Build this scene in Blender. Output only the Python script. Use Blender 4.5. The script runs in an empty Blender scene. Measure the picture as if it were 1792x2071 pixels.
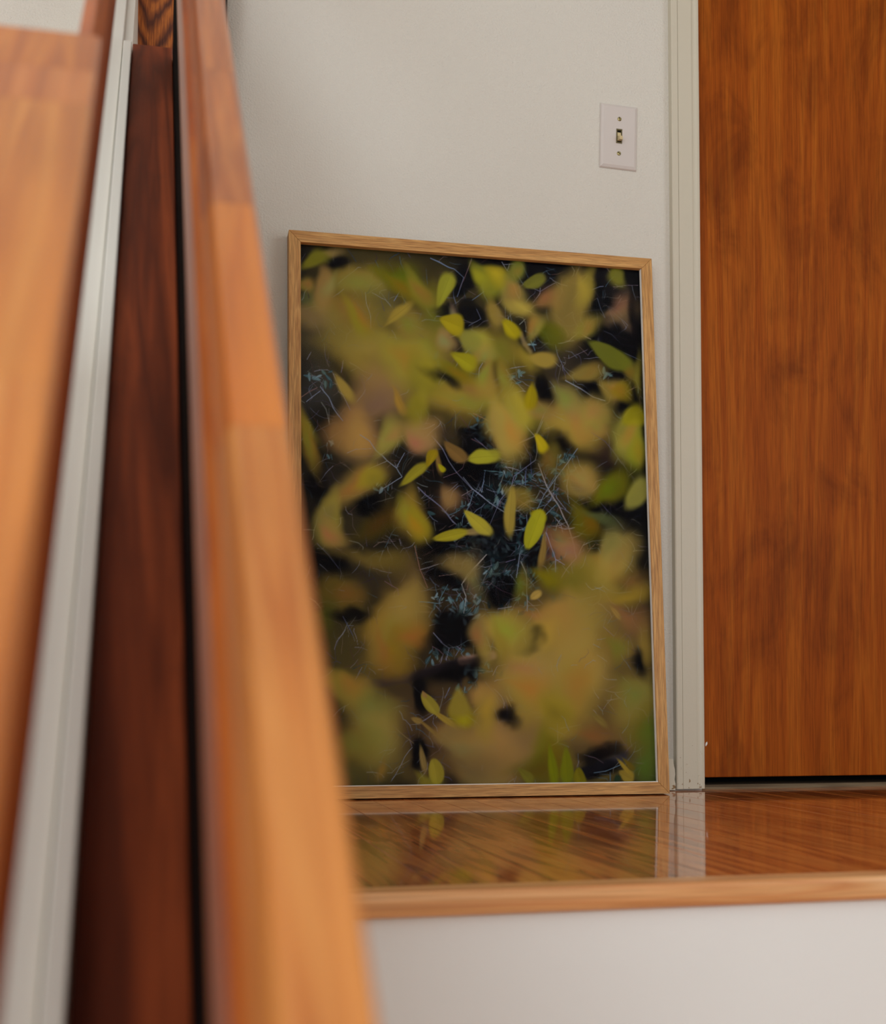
import bpy, bmesh, math, random
import numpy as np
from mathutils import Vector, Matrix, Euler

scene = bpy.context.scene
C = scene.collection

# ------------------------------------------------------------------ camera
# world: picture wall is the plane Y = WALL, X runs right along it, landing floor is Z = 0
WALL = 2.311
CAM = (0.0, 0.0, 0.1721)
cd = bpy.data.cameras.new('camera'); cam = bpy.data.objects.new('camera', cd); C.objects.link(cam)
cam.location = CAM
cam.rotation_euler = (math.pi/2 + 0.0418, 0, -0.2244)
cd.sensor_fit = 'HORIZONTAL'; cd.sensor_width = 36.0
cd.lens = 2573.7/1792*36.0
cd.shift_y = (1311.0-1035.5)/1792
cd.clip_start = 0.01
cd.dof.use_dof = True; cd.dof.focus_distance = 2.24; cd.dof.aperture_fstop = 6.3
scene.camera = cam

# ------------------------------------------------------------------ light
w = bpy.data.worlds.new('world'); scene.world = w; w.use_nodes = True
w.node_tree.nodes['Background'].inputs[0].default_value = (0.75, 0.86, 1.0, 1)
w.node_tree.nodes['Background'].inputs[1].default_value = 0.6

def area(name, loc, target, sx, sy, watts, col):
    l = bpy.data.lights.new(name, 'AREA'); l.shape = 'RECTANGLE'; l.size = sx; l.size_y = sy
    l.energy = watts; l.color = col
    o = bpy.data.objects.new(name, l); C.objects.link(o); o.location = loc
    o.rotation_euler = (Vector(target)-Vector(loc)).to_track_quat('-Z', 'Y').to_euler()
    return o
# area lights added as daylight, at unseen made-up windows behind and beside the camera
DAY = (0.90, 1.0, 1.07)
area('added_daylight_front', (-1.1, -2.66, 1.12), (-1.1, 0, 1.12), 1.7, 1.5, 62, DAY)
area('added_daylight_left', (-2.16, -0.6, 1.12), (0, -0.6, 1.12), 1.9, 1.5, 34, DAY)
area('added_daylight_right', (2.56, -0.45, 1.12), (0, -0.45, 1.12), 1.9, 1.5, 20, DAY)

vs = scene.view_settings
vs.view_transform = 'Standard'; vs.look = 'None'; vs.gamma = 1.0; vs.use_curve_mapping = False
vs.exposure = 0.06

# ------------------------------------------------------------------ helpers
def lin(c):
    if isinstance(c, str): c = tuple(int(c[i:i+2], 16) for i in (0, 2, 4))
    r = []
    for v in c[:3]:
        v = v/255
        r.append(v/12.92 if v <= .04045 else ((v+.055)/1.055)**2.4)
    return (r[0], r[1], r[2], 1)

class NT:
    def __init__(s, name):
        s.m = bpy.data.materials.new(name); s.m.use_nodes = True
        s.t = s.m.node_tree; s.b = s.t.nodes['Principled BSDF']; s.out = s.t.nodes['Material Output']
    def n(s, typ, **kw):
        k = s.t.nodes.new(typ)
        for a, v in kw.items(): setattr(k, a, v)
        return k
    def l(s, a, b): s.t.links.new(a, b)
    def coord(s, scale=(1, 1, 1), which='Object', rnd=0.0):
        tc = s.n('ShaderNodeTexCoord'); mp = s.n('ShaderNodeMapping'); mp.inputs['Scale'].default_value = scale
        s.l(tc.outputs[which], mp.inputs[0])
        if rnd:
            oi = s.n('ShaderNodeObjectInfo'); mu = s.n('ShaderNodeMath', operation='MULTIPLY'); mu.inputs[1].default_value = rnd
            s.l(oi.outputs['Random'], mu.inputs[0]); s.l(mu.outputs[0], mp.inputs['Location'])
        return mp.outputs[0]
    def noise(s, vec, scale, detail=4, rough=.55, dist=0.0):
        k = s.n('ShaderNodeTexNoise'); k.inputs['Scale'].default_value = scale; k.inputs['Detail'].default_value = detail
        k.inputs['Roughness'].default_value = rough; k.inputs['Distortion'].default_value = dist
        s.l(vec, k.inputs['Vector']); return k.outputs[0]
    def ramp(s, fac, stops):
        k = s.n('ShaderNodeValToRGB'); e = k.color_ramp.elements
        while len(e) < len(stops): e.new(.5)
        for i, (p, c) in enumerate(stops):
            e[i].position = p; e[i].color = c if len(c) == 4 else (*c, 1)
        s.l(fac, k.inputs[0]); return k.outputs[0]
    def mix(s, fac, a, b, mode='MIX'):
        k = s.n('ShaderNodeMix', data_type='RGBA', blend_type=mode)
        for sock, v in ((k.inputs[0], fac), (k.inputs[6], a), (k.inputs[7], b)):
            if hasattr(v, 'is_output'): s.l(v, sock)
            else: sock.default_value = v
        return k.outputs[2]
    def bump(s, h, dist, strength=1.0):
        k = s.n('ShaderNodeBump'); k.inputs['Distance'].default_value = dist; k.inputs['Strength'].default_value = strength
        s.l(h, k.inputs['Height']); s.l(k.outputs[0], s.b.inputs['Normal']); return k
    def fin(s, col=None, rough=.5, spec=.5, coat=0, coat_rough=.05):
        if col is not None:
            if hasattr(col, 'is_output'): s.l(col, s.b.inputs['Base Color'])
            else: s.b.inputs['Base Color'].default_value = col
        s.b.inputs['Roughness'].default_value = rough; s.b.inputs['Specular IOR Level'].default_value = spec
        s.b.inputs['Coat Weight'].default_value = coat; s.b.inputs['Coat Roughness'].default_value = coat_rough
        return s.m

def wood(name, dark, mid, light, axis, ring=26, pore=420, stretch=.045, rough=.35, coat=0, coat_rough=.05, contrast=.6,
         blotch=.0, tint=.0, rnd=40, pore_col=(.45, .45, .45, 1), pore_amt=.5, bump=.0002, spec=.5, dist=1.2):
    t = NT(name)
    sc = [1, 1, 1]; sc[axis] = stretch
    v = t.coord(tuple(sc), rnd=rnd)
    a = t.noise(v, ring, 3, .5, dist)
    # repeated growth bands out of the low noise
    mu = t.n('ShaderNodeMath', operation='MULTIPLY'); mu.inputs[1].default_value = 9.0; t.l(a, mu.inputs[0])
    pp = t.n('ShaderNodeMath', operation='PINGPONG'); pp.inputs[1].default_value = 1.0; t.l(mu.outputs[0], pp.inputs[0])
    lo, hi = .5-contrast/2, .5+contrast/2
    c = t.ramp(pp.outputs[0], [(max(0, lo-.15), lin(dark)), (.5, lin(mid)), (min(1, hi+.15), lin(light))])
    sc2 = [1, 1, 1]; sc2[axis] = stretch*.55
    v2 = t.coord(tuple(sc2), rnd=rnd)
    p = t.noise(v2, pore, 2, .6)
    pm = t.ramp(p, [(.40, pore_col), (.56, (1, 1, 1, 1))])
    c = t.mix(pore_amt, c, pm, 'MULTIPLY')
    if blotch:
        sc3 = [1, 1, 1]; sc3[axis] = .45
        b = t.noise(t.coord(tuple(sc3), rnd=rnd), 9, 5, .6, .6)
        bm = t.ramp(b, [(.30, (.42, .36, .32, 1)), (.52, (1, 1, 1, 1)), (.75, (1.0, 1.0, 1.0, 1))])
        c = t.mix(blotch, c, bm, 'MULTIPLY')
    if tint:
        oi = t.n('ShaderNodeObjectInfo'); h = t.n('ShaderNodeHueSaturation')
        mr = t.n('ShaderNodeMapRange'); mr.inputs[3].default_value = 1-tint; mr.inputs[4].default_value = 1+tint
        t.l(oi.outputs['Random'], mr.inputs[0]); t.l(mr.outputs[0], h.inputs['Value']); t.l(c, h.inputs['Color']); c = h.outputs[0]
    if bump: t.bump(p, bump, .5)
    return t.fin(c, rough, spec, coat, coat_rough)

def obj(name, verts, faces, mat, parent=None, smooth=False, bevel=0.0, seg=2):
    me = bpy.data.meshes.new(name); me.from_pydata([tuple(v) for v in verts], [], faces)
    bm = bmesh.new(); bm.from_mesh(me)
    bmesh.ops.recalc_face_normals(bm, faces=bm.faces)
    if bevel:
        bmesh.ops.bevel(bm, geom=list(bm.edges), offset=bevel, segments=seg, profile=.5, affect='EDGES', clamp_overlap=True)
    bm.to_mesh(me); bm.free()
    if mat: me.materials.append(mat)
    if smooth:
        for p in me.polygons: p.use_smooth = True
    o = bpy.data.objects.new(name, me); C.objects.link(o)
    if parent: o.parent = parent
    return o

BF = [(0, 1, 3, 2), (4, 6, 7, 5), (0, 4, 5, 1), (2, 3, 7, 6), (0, 2, 6, 4), (1, 5, 7, 3)]
def box(name, x0, x1, y0, y1, z0, z1, mat, parent=None, bevel=0.0, seg=2):
    vs_ = [(x, y, z) for x in (x0, x1) for y in (y0, y1) for z in (z0, z1)]
    return obj(name, vs_, BF, mat, parent, bevel=bevel, seg=seg)

def prism(name, prof, axis, a0, a1, mat, parent=None, bevel=0.0, seg=2, smooth=False):
    """closed 2-D profile extruded along an axis; the profile gives the other two axes in order"""
    n = len(prof); vs_ = []
    for a in (a0, a1):
        for p in prof:
            v = list(p); v.insert(axis, a); vs_.append(v)
    fs = [tuple(range(n)), tuple(range(2*n-1, n-1, -1))]
    fs += [(i, (i+1) % n, n+(i+1) % n, n+i) for i in range(n)]
    return obj(name, vs_, fs, mat, parent, bevel=bevel, seg=seg, smooth=smooth)

def rounded(prof, radii, k=4):
    """profile with each corner filleted by its own radius"""
    out = []; n = len(prof)
    for i in range(n):
        p = Vector(prof[i]); r = radii[i]
        if not r: out.append(tuple(p)); continue
        a = (Vector(prof[i-1])-p).normalized(); b = (Vector(prof[(i+1) % n])-p).normalized()
        for j in range(k+1):
            t = j/k
            q = p+a*r*(1-t)**2+b*r*t**2
            out.append(tuple(q))
    return out

def empty(name, loc, rot=(0, 0, 0)):
    o = bpy.data.objects.new(name, None); o.empty_display_size = .05; C.objects.link(o)
    o.location = loc; o.rotation_euler = rot; return o

def tag(o, label, cat, group=None):
    o['label'] = label; o['category'] = cat
    if group: o['group'] = group
    return o
def struct(o, label=None, cat=None):
    o['kind'] = 'structure'
    if label: o['label'] = label
    if cat: o['category'] = cat
    return o

# ------------------------------------------------------------------ materials
def paint(name, col, bump_scale=0, bump_dist=.0006, rough=.55, spec=.4, mottling=.03):
    t = NT(name); v = t.coord()
    a = t.noise(v, 3.0, 3)
    lo = tuple(x*(1-mottling) for x in lin(col)[:3])+(1,)
    c = t.ramp(a, [(.3, lo), (.7, lin(col))])
    if bump_scale:
        n1 = t.noise(v, bump_scale, 3, .6); t.bump(n1, bump_dist, .8)
    return t.fin(c, rough, spec)

M = {}
M['wall'] = paint('orange_peel_wall_paint', (222, 215, 202), 260, .0026)
M['riser'] = paint('smooth_white_paint', (241, 239, 233), 60, .0002)  # white raised to stand in for stronger window light on the riser
M['half'] = paint('half_wall_paint', (222, 216, 204), 60, .0002)
M['ceiling'] = paint('ceiling_paint', (232, 228, 220), 120, .0012)

t = NT('worn_trim_paint'); v = t.coord()
chip = t.noise(v, 130, 5, .65)
sep = t.n('ShaderNodeSeparateXYZ'); t.l(v, sep.inputs[0])
# wear: the chips crowd towards the foot of the trim where shoes and mops knock it
mr = t.n('ShaderNodeMapRange'); mr.inputs[1].default_value = 0.0; mr.inputs[2].default_value = .16; mr.inputs[3].default_value = .60; mr.inputs[4].default_value = .76
t.l(sep.outputs[2], mr.inputs[0])
gt = t.n('ShaderNodeMath', operation='GREATER_THAN'); t.l(chip, gt.inputs[0]); t.l(mr.outputs[0], gt.inputs[1])
c = t.mix(gt.outputs[0], lin((206, 197, 176)), lin((138, 104, 62)))
t.bump(chip, .0006, .4)
M['trim'] = t.fin(c, .38, .5)

M['door'] = wood('stained_birch_veneer', (152, 72, 13), (162, 80, 16), (174, 92, 22), 2, ring=7, pore=360, stretch=.05, rough=.48,
                 contrast=1.0, blotch=.72, rnd=0, pore_amt=.42, dist=2.6, spec=.10)
M['plank'] = wood('lacquered_floor_board', (150, 66, 15), (212, 116, 42), (230, 140, 62), 1, ring=22, pore=380, stretch=.05, rough=.5,
                  coat=1.0, coat_rough=.055, contrast=.9, blotch=.25, tint=.16, pore_amt=.35, bump=0)
M['nosing'] = wood('nosing_oak', (212, 140, 82), (228, 164, 104), (240, 184, 128), 0, ring=24, pore=380, rough=.42, coat=.3, coat_rough=.2, rnd=0, pore_amt=.2, contrast=.8)
M['frame'] = wood('natural_oak_frame', (196, 140, 74), (208, 154, 86), (220, 168, 98), 2, ring=46, pore=900, stretch=.05, rough=.5, pore_col=(.42, .34, .28, 1), pore_amt=.6, contrast=.8)
M['frame_h'] = wood('natural_oak_frame_cross', (196, 140, 74), (208, 154, 86), (220, 168, 98), 0, ring=46, pore=900, stretch=.05, rough=.5, pore_col=(.42, .34, .28, 1), pore_amt=.6, contrast=.8)
STAVE = dict(ring=30, pore=300, rough=.34, coat=.5, coat_rough=.15, contrast=.8, tint=.06, blotch=.25, pore_amt=.2)
M['rail_brown'] = wood('brown_stave', (160, 82, 30), (180, 98, 40), (194, 114, 52), 1, **STAVE)
M['rail_orange'] = wood('orange_stave', (180, 92, 22), (198, 108, 30), (210, 122, 40), 1, **STAVE)
M['rail'] = wood('honey_rail', (190, 106, 38), (208, 127, 54), (220, 143, 68), 1, ring=30, pore=300, rough=.34, coat=.5, coat_rough=.15, contrast=.8, tint=.10, blotch=.25, pore_amt=.2)
M['rail_mid'] = wood('amber_stave', (176, 98, 34), (196, 116, 44), (206, 130, 56), 1, **STAVE)
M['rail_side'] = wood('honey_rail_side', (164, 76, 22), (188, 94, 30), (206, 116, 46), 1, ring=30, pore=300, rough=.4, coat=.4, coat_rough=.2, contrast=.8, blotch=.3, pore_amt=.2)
M['dark'] = wood('dark_walnut_stain', (92, 36, 14), (122, 52, 22), (146, 66, 30), 1, ring=16, pore=260, rough=.55, spec=.2, contrast=.9, blotch=.5, rnd=0, pore_amt=.2)
M['web'] = wood('near_black_strip', (8, 4, 4), (12, 6, 5), (16, 8, 7), 1, rough=.9, rnd=0, bump=0, spec=.02)  # near-black colour puts the gap's deep shade into the side strip
t = NT('oak_post_cathedral'); v = t.coord()
sp = t.n('ShaderNodeSeparateXYZ'); t.l(v, sp.inputs[0])
def mth(op, a, b=None, c=None):
    k = t.n('ShaderNodeMath', operation=op)
    for sock, q in zip(k.inputs, (a, b, c)):
        if q is None: continue
        if hasattr(q, 'is_output'): t.l(q, sock)
        else: sock.default_value = q
    return k.outputs[0]
# nested arches of the growth rings on the face of the post
ax = mth('SQRT', mth('ADD', mth('POWER', mth('ADD', sp.outputs[0], .0465), 2.0), .00003))
wob = t.noise(t.coord((1, 1, .25)), 26, 3, .6)
ph = mth('ADD', mth('MULTIPLY', mth('MULTIPLY_ADD', ax, -2.4, sp.outputs[2]), 34.0), mth('MULTIPLY', wob, 3.6))
ringc = t.ramp(mth('PINGPONG', ph, 1.0), [(.10, lin((98, 46, 18))), (.42, lin((152, 82, 30))), (.75, lin((190, 108, 40)))])
pores = t.ramp(t.noise(t.coord((1, 1, .05)), 620, 2, .6), [(.42, (.42, .32, .26, 1)), (.55, (1, 1, 1, 1))])
M['post'] = t.fin(t.mix(.7, ringc, pores, 'MULTIPLY'), .45, .4)
M['threshold'] = wood('worn_threshold', (84, 66, 46), (112, 92, 68), (136, 116, 88), 0, rough=.6, rnd=0)
M['black'] = NT('unlit_gap').fin((.006, .007, .009, 1), .8, .2)
M['plastic'] = NT('switch_plate_plastic').fin(lin((212, 202, 194)), .32, .5)
M['ivory'] = NT('ivory_toggle').fin(lin((206, 186, 140)), .35, .5)
M['brass'] = NT('brass_screw').fin(lin((178, 164, 112)), .38, .5); M['brass'].node_tree.nodes['Principled BSDF'].inputs['Metallic'].default_value = .7
M['housing'] = NT('toggle_housing').fin(lin((104, 92, 58)), .5, .4)
M['white'] = NT('white_spacer').fin(lin((240, 236, 226)), .5, .3)
M['mdf'] = NT('backing_board').fin(lin((120, 92, 62)), .8, .2)

# ------------------------------------------------------------------ room shell
XL, XR, YF, ZB, ZT = -2.2, 2.6, -2.7, -1.1, 2.5
EDGE = 1.136                      # front edge of the landing
DX0, DX1, DZ = 1.046, 1.93, 2.05  # door opening

# picture wall with the door opening
wb = empty('wall_back', (0, WALL, 0)); struct(wb)
def wpanel(nm, x0, x1, z0, z1): return box(nm, x0, x1, 0, .12, z0, z1, M['wall'], wb)
wpanel('wall_panel', XL, DX0-.002, -.03, ZT); wpanel('wall_panel', DX0-.002, DX1, DZ, ZT); wpanel('wall_panel', DX1, XR, -.03, ZT)
wl = empty('wall_left', (XL, 0, 0)); struct(wl)
for nm, y0, y1, z0, z1 in (('wall_panel', YF, -1.6, ZB, ZT), ('wall_panel', .4, WALL, ZB, ZT), ('wall_panel', -1.6, .4, ZB, .32), ('wall_panel', -1.6, .4, 1.92, ZT)):
    box(nm, -.1, 0, y0, y1, z0, z1, M['wall'], wl)
wr = empty('wall_right', (XR, 0, 0)); struct(wr)
for nm, y0, y1, z0, z1 in (('wall_panel', YF, -1.45, ZB, ZT), ('wall_panel', .55, WALL, ZB, ZT), ('wall_panel', -1.45, .55, ZB, .32), ('wall_panel', -1.45, .55, 1.92, ZT)):
    box(nm, 0, .1, y0, y1, z0, z1, M['wall'], wr)
wf = empty('wall_front', (0, YF, 0)); struct(wf)
for nm, x0, x1, z0, z1 in (('wall_panel', XL, -2.0, ZB, ZT), ('wall_panel', -.2, XR, ZB, ZT), ('wall_panel', -2.0, -.2, ZB, .32), ('wall_panel', -2.0, -.2, 1.92, ZT)):
    box(nm, x0, x1, -.1, 0, z0, z1, M['wall'], wf)
struct(box('ceiling', XL, XR, YF, WALL, ZT, ZT+.08, M['ceiling']))
struct(box('floor_lower', XL, XR, YF, EDGE+.02, ZB-.06, ZB, M['plank']))
def added_window_frame(name, horizontal, fixed, a0, a1, z0, z1):  # windows added to hold the area lights, none of them in view
    e = empty(name, (0, 0, 0)); struct(e)
    for (p0, p1, q0, q1) in ((a0, a1, z0, z0+.05), (a0, a1, z1-.05, z1), (a0, a0+.05, z0+.05, z1-.05), (a1-.05, a1, z0+.05, z1-.05), ((a0+a1)/2-.02, (a0+a1)/2+.02, z0+.05, z1-.05)):
        if horizontal: box('added_window_frame', p0, p1, fixed-.05, fixed, q0, q1, M['riser'], e)
        else: box('added_window_frame', fixed-.05, fixed, p0, p1, q0, q1, M['riser'], e)
added_window_frame('added_window_1', True, YF-.02, -2.0, -.2, .32, 1.92)
added_window_frame('added_window_2', False, XL-.02, -1.6, .4, .32, 1.92)
added_window_frame('added_window_3', False, XR+.07, -1.45, .55, .32, 1.92)

# landing: subfloor, one object for each board, rounded nosing, painted riser below
fl = struct(box('floor', XL, XR, EDGE+.061, WALL+.10, -.05, -.019, M['mdf']))
random.seed(4)
PW = .0572; BACK = WALL+.03
x = XL; i = 0
cache = {}
while x < XR-.01:
    x1 = min(x+PW, XR)
    y = EDGE+.036
    cuts = [y]
    if random.random() < .7: cuts.append(y+random.uniform(.25, .95))
    cuts.append(BACK)
    for a, b in zip(cuts[:-1], cuts[1:]):
        o = box('floor_board', x+.0002, x1-.0002, a+.0002, b-.0002, -.019, 0, M['plank'], fl, bevel=.0005, seg=1)
    x = x1; i += 1
pr = [(EDGE+.060, -.0190), (EDGE+.036, -.0190), (EDGE+.036, 0.0), (EDGE, 0.0), (EDGE, -.0245), (EDGE+.060, -.0245)]
prism('nosing', rounded(pr, [0, 0, 0, .007, .009, 0], 5), 0, XL, XR, M['nosing'], fl, smooth=False)
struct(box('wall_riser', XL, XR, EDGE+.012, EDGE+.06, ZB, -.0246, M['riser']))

# ------------------------------------------------------------------ door, casing, threshold, baseboard
dr = empty('door_1', (DX0+.003, WALL+.012, .0235)); struct(dr, 'flat birch veneer door stained orange brown beside white casing', 'door')
box('door_slab', 0, DX1-DX0-.006, 0, .04, 0, DZ-.03, M['door'], dr, bevel=.0015, seg=2)
random.seed(2)
ang = [k*math.pi/5 for k in range(10)]
fk = [(.0105+.0019*math.cos(a)*random.uniform(.8, 1.1)+.0012*math.sin(a), .0655+.0042*math.sin(a)*random.uniform(.8, 1.1)) for a in ang]
vs_ = [(p[0], -.0012, p[1]) for p in fk]+[(p[0], .0004, p[1]) for p in fk]
obj('paint_fleck', vs_, [tuple(range(10))]+[(k, (k+1) % 10, 10+(k+1) % 10, 10+k) for k in range(10)], M['white'], dr)
box('door_backing', DX0, DX1, WALL+.10, WALL+.118, -.03, DZ, M['black'], wb).location = (0, -WALL, 0)  # black sheet standing in for the dark gap under the door
th = prism('threshold', [(WALL+.024, 0.0), (WALL+.030, .0075), (WALL+.098, .0090), (WALL+.098, 0.0)], 0, DX0+.001, DX1-.001, M['threshold'])
struct(th)

def casing_profile():
    # x outwards from the inner (door) edge to the wall side, y = thickness towards the room (negative)
    return [(0, 0), (0, -.0100), (.0015, -.0118), (.006, -.0125), (.0105, -.0108), (.0140, -.0110), (.0150, -.0125), (.0168, -.0125), (.0170, -.0112), (.0178, -.0112), (.0180, -.0150),
            (.0465, -.0150), (.0468, -.0134), (.0476, -.0134), (.0480, -.0165), (.0585, -.0165), (.0605, -.0150), (.0605, 0)]
cs = empty('trim_1', (DX0, WALL, 0)); struct(cs, 'white painted moulded casing around the wooden door', 'door casing')
prism('casing_side', [(-p[0], p[1]) for p in casing_profile()], 2, .0035, DZ+.06, M['trim'], cs)
prism('casing_side', [(p[0]+DX1-DX0, p[1]) for p in casing_profile()], 2, .0035, DZ+.06, M['trim'], cs)
box('casing_head', 0, DX1-DX0, -.015, 0, DZ, DZ+.06, M['trim'], cs)

# baseboard, its end chipped away next to the casing
bb = empty('baseboard_back', (0, WALL, 0)); struct(bb)
xe = .9835
end = [(.0, .0), (.0010, .012), (-.0014, .020), (.0002, .030), (-.0006, .040), (-.0022, .046), (-.0040, .056), (-.0060, .0605)]
pts = [(.117, 0.0015)]+[(xe+a, .0015+b) for a, b in end]+[(.117, .062)]
prism('skirting_board', pts, 1, -.0125, 0, M['trim'], bb)
box('skirting_board', XL, -.044, -.0125, 0, .0015, .062, M['trim'], bb)

# oak post on the wall that the stair rails run up to
po = empty('oak_post', (.0365, WALL, 0)); tag(po, 'tall dark-grained oak post against the wall behind the stair rails', 'post')
box('post_body', -.0795, .0795, -.045, 0, .0, 2.2, M['post'], po, bevel=.002)
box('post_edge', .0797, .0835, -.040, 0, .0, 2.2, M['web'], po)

# ------------------------------------------------------------------ light switch
sw = empty('light_switch', (.8792, WALL, 1.2757), (0, .024, 0)); tag(sw, 'white toggle light switch on the wall beside the door casing', 'light switch')
W2, H2 = .0383, .0640
def ring(x, z, y): return [(-x, y, -z), (x, y, -z), (x, y, z), (-x, y, z)]
vs_ = ring(W2, H2, 0)+ring(W2, H2, -.0015)+ring(W2-.0016, H2-.0016, -.0040)+ring(W2-.0062, H2-.0062, -.0062)+ring(.0062, .0145, -.0062)+ring(.0062, .0145, -.002)
fs = []
for k in range(5):
    for j in range(4): fs.append((4*k+j, 4*k+(j+1) % 4, 4*k+4+(j+1) % 4, 4*k+4+j))
obj('plate', vs_, fs, M['plastic'], sw)
hs = obj('toggle_housing', ring(.0061, .0144, -.0066)+ring(.0042, .0118, -.0066)+ring(.0042, .0118, -.0020)+ring(.0061, .0144, -.0020),
         [(4*k+j, 4*k+(j+1) % 4, 4*k+4+(j+1) % 4, 4*k+4+j) for k in range(3) for j in range(4)], M['housing'], sw)
box('housing_floor', -.0042, .0042, -.0022, -.0016, -.0118, .0118, M['black'], hs)
# the lever pivots in the housing and points down
vs_ = [(-.0036, -.003, .0080), (.0036, -.003, .0080), (.0036, -.003, -.0090), (-.0036, -.003, -.0090),
       (-.0036, -.0060, .0075), (.0036, -.0060, .0075), (.0036, -.0080, -.0005), (-.0036, -.0080, -.0005),
       (-.0034, -.0180, -.0040), (.0034, -.0180, -.0040), (.0034, -.0185, -.0112), (-.0034, -.0185, -.0112), (.0036, -.0070, -.0100), (-.0036, -.0070, -.0100)]
fs = [(0, 1, 2, 3), (0, 4, 5, 1), (4, 7, 6, 5), (7, 8, 9, 6), (8, 11, 10, 9), (11, 13, 12, 10), (13, 3, 2, 12), (0, 3, 13, 11, 8, 7, 4), (1, 5, 6, 9, 10, 12, 2)]
obj('toggle', vs_, fs, M['ivory'], sw, bevel=.0005)
def screw(z, rot):
    n = 20; R = .0041; vs_ = []
    for r, y in ((R, -.0058), (R, -.0068), (R*.7, -.0076), (0.0, -.0079)):
        vs_ += [(r*math.cos(2*math.pi*k/n), y, r*math.sin(2*math.pi*k/n)) for k in range(n)] if r else [(0, y, 0)]
    fs = [(a*n+k, a*n+(k+1) % n, a*n+n+(k+1) % n, a*n+n+k) for a in range(2) for k in range(n)]+[(2*n+k, 2*n+(k+1) % n, 3*n) for k in range(n)]
    o = obj('screw', vs_, fs, M['brass'], sw, smooth=True); o.location = (0, 0, z); o.rotation_euler = (0, rot, 0)
    box('screw_slot', -.0005, .0005, -.0081, -.0070, -R*.9, R*.9, M['black'], o)
screw(.0340, math.radians(-18)); screw(-.0345, math.radians(-52))

# ------------------------------------------------------------------ stair rails
A = .7233
SD = Vector((0, math.cos(A), math.sin(A)))
SX = Vector(CAM)                                    # a point on the sight line the flight is measured from
def stair_origin(t): return SX+SD*t
def stair_empty(name, t): return empty(name, stair_origin(t), (A, 0, 0))
# profiles are (x, height below the line), extruded along the flight
def _sp(name, prof, t0, t1, mat, parent, tb, bevel, seg):
    n = len(prof)
    vs_ = [(p[0], t-tb, -p[1]) for t in (t0, t1) for p in prof]
    fs = [tuple(range(n)), tuple(range(2*n-1, n-1, -1))]+[(i, (i+1) % n, n+(i+1) % n, n+i) for i in range(n)]
    return obj(name, vs_, fs, mat, parent, bevel=bevel, seg=seg)
def flight_end(h, y): return (y-h*math.sin(A))/math.cos(A)

TB = -1.0
# handrail by the landing: a rail on edge, chamfered on top, its top built up of butted staves
hr = stair_empty('stair_handrail', TB); tag(hr, 'honey coloured wooden stair handrail running past the landing edge', 'handrail')
body = [(.0200, .300), (.0200, .367), (.0545, .367), (.0545, .276), (.0545, .268), (.0300, .268), (.0262, .272), (.0262, .280), (.0200, .284)]
tend = flight_end(.367, WALL-.050)
_sp('rail_body', body, -1.0, tend, M['rail_side'], hr, TB, 0, 2)
cuts = [-1.0, -.35, .12, .458, .703, .96, 1.35, 1.8, 2.25, tend]
cap = rounded([(.0240, .2678), (.0545, .2678), (.0535, .256), (.0295, .256)], [0, .002, .0052, .0035], 4)
for a, b in zip(cuts[:-1], cuts[1:]):
    _sp('rail_stave', cap, a+.0002, b-.0002, M['rail'] if b < .46 else M['rail_orange'] if b < .71 else M['rail_brown'], hr, TB, 0, 2)
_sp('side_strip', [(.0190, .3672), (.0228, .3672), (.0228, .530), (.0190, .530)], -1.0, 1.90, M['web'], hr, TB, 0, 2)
# newel carrying its lower end
nz = stair_origin(-1.0)
def newel(name, x0, x1, y0, y1, z0, z1, parent, mat):
    o = box(name, x0, x1, y0, y1, z0, z1, mat, None, bevel=.003); o.parent = parent
    bpy.context.view_layer.update(); o.matrix_parent_inverse = parent.matrix_world.inverted(); return o
newel('newel', .012, .066, -.62, -.53, ZB, -.62, hr, M['post'])

# cap rail on the other side: a broad stave-built cap over a thin fascia, on balusters
cr = stair_empty('cap_rail', TB); tag(cr, 'broad honey coloured cap rail with a thin fascia next to the white half wall', 'handrail')
cap_end = 3.953*.20
cuts = [-1.0, -.5, 0, .382, .665, .722, cap_end]
prof = rounded([(-.215, .200), (-.031, .200), (-.0335, .221), (-.215, .221)], [.006, .004, .004, .004], 4)
for a, b in zip(cuts[:-1], cuts[1:]):
    _sp('cap_stave', prof, a+.0002, b-.0002, {.722: M['rail_brown'], cap_end: M['rail_orange'], .665: M['rail_mid']}.get(b, M['rail']), cr, TB, 0, 2)
_sp('fascia', rounded([(-.0405, .2212), (-.0405, .320), (-.0485, .320), (-.0485, .2212)], [.001, .003, .001, .001], 3), -1.0, flight_end(.32, WALL-.050), M['rail_side'], cr, TB, 0, 2)
for tt in (-.9, -.5, -.1):
    c0 = stair_origin(tt)
    zt = CAM[2]+tt*math.sin(A)-.222*math.cos(A); yc_ = tt*math.cos(A)+.222*math.sin(A)
    newel('baluster', -.205, -.175, yc_-.015, yc_+.015, ZB, zt-.012, cr, M['riser'])

# dark stained board lying in the slot between the rails, carried by a post at its top end
db = stair_empty('channel_board', TB); tag(db, 'dark brown stained board sloping up between the two wooden rails', 'board')
bend = 3.915*.50
_sp('board', [(-.0353, .500), (.0188, .500), (.0188, .520), (-.0353, .520)], -1.0, bend, M['dark'], db, TB, .0012, 2)
newel('board_post', -.030, .013, 1.70, 1.745, 0, CAM[2]+bend*math.sin(A)-.575*math.cos(A)-.055, db, M['post'])

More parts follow.
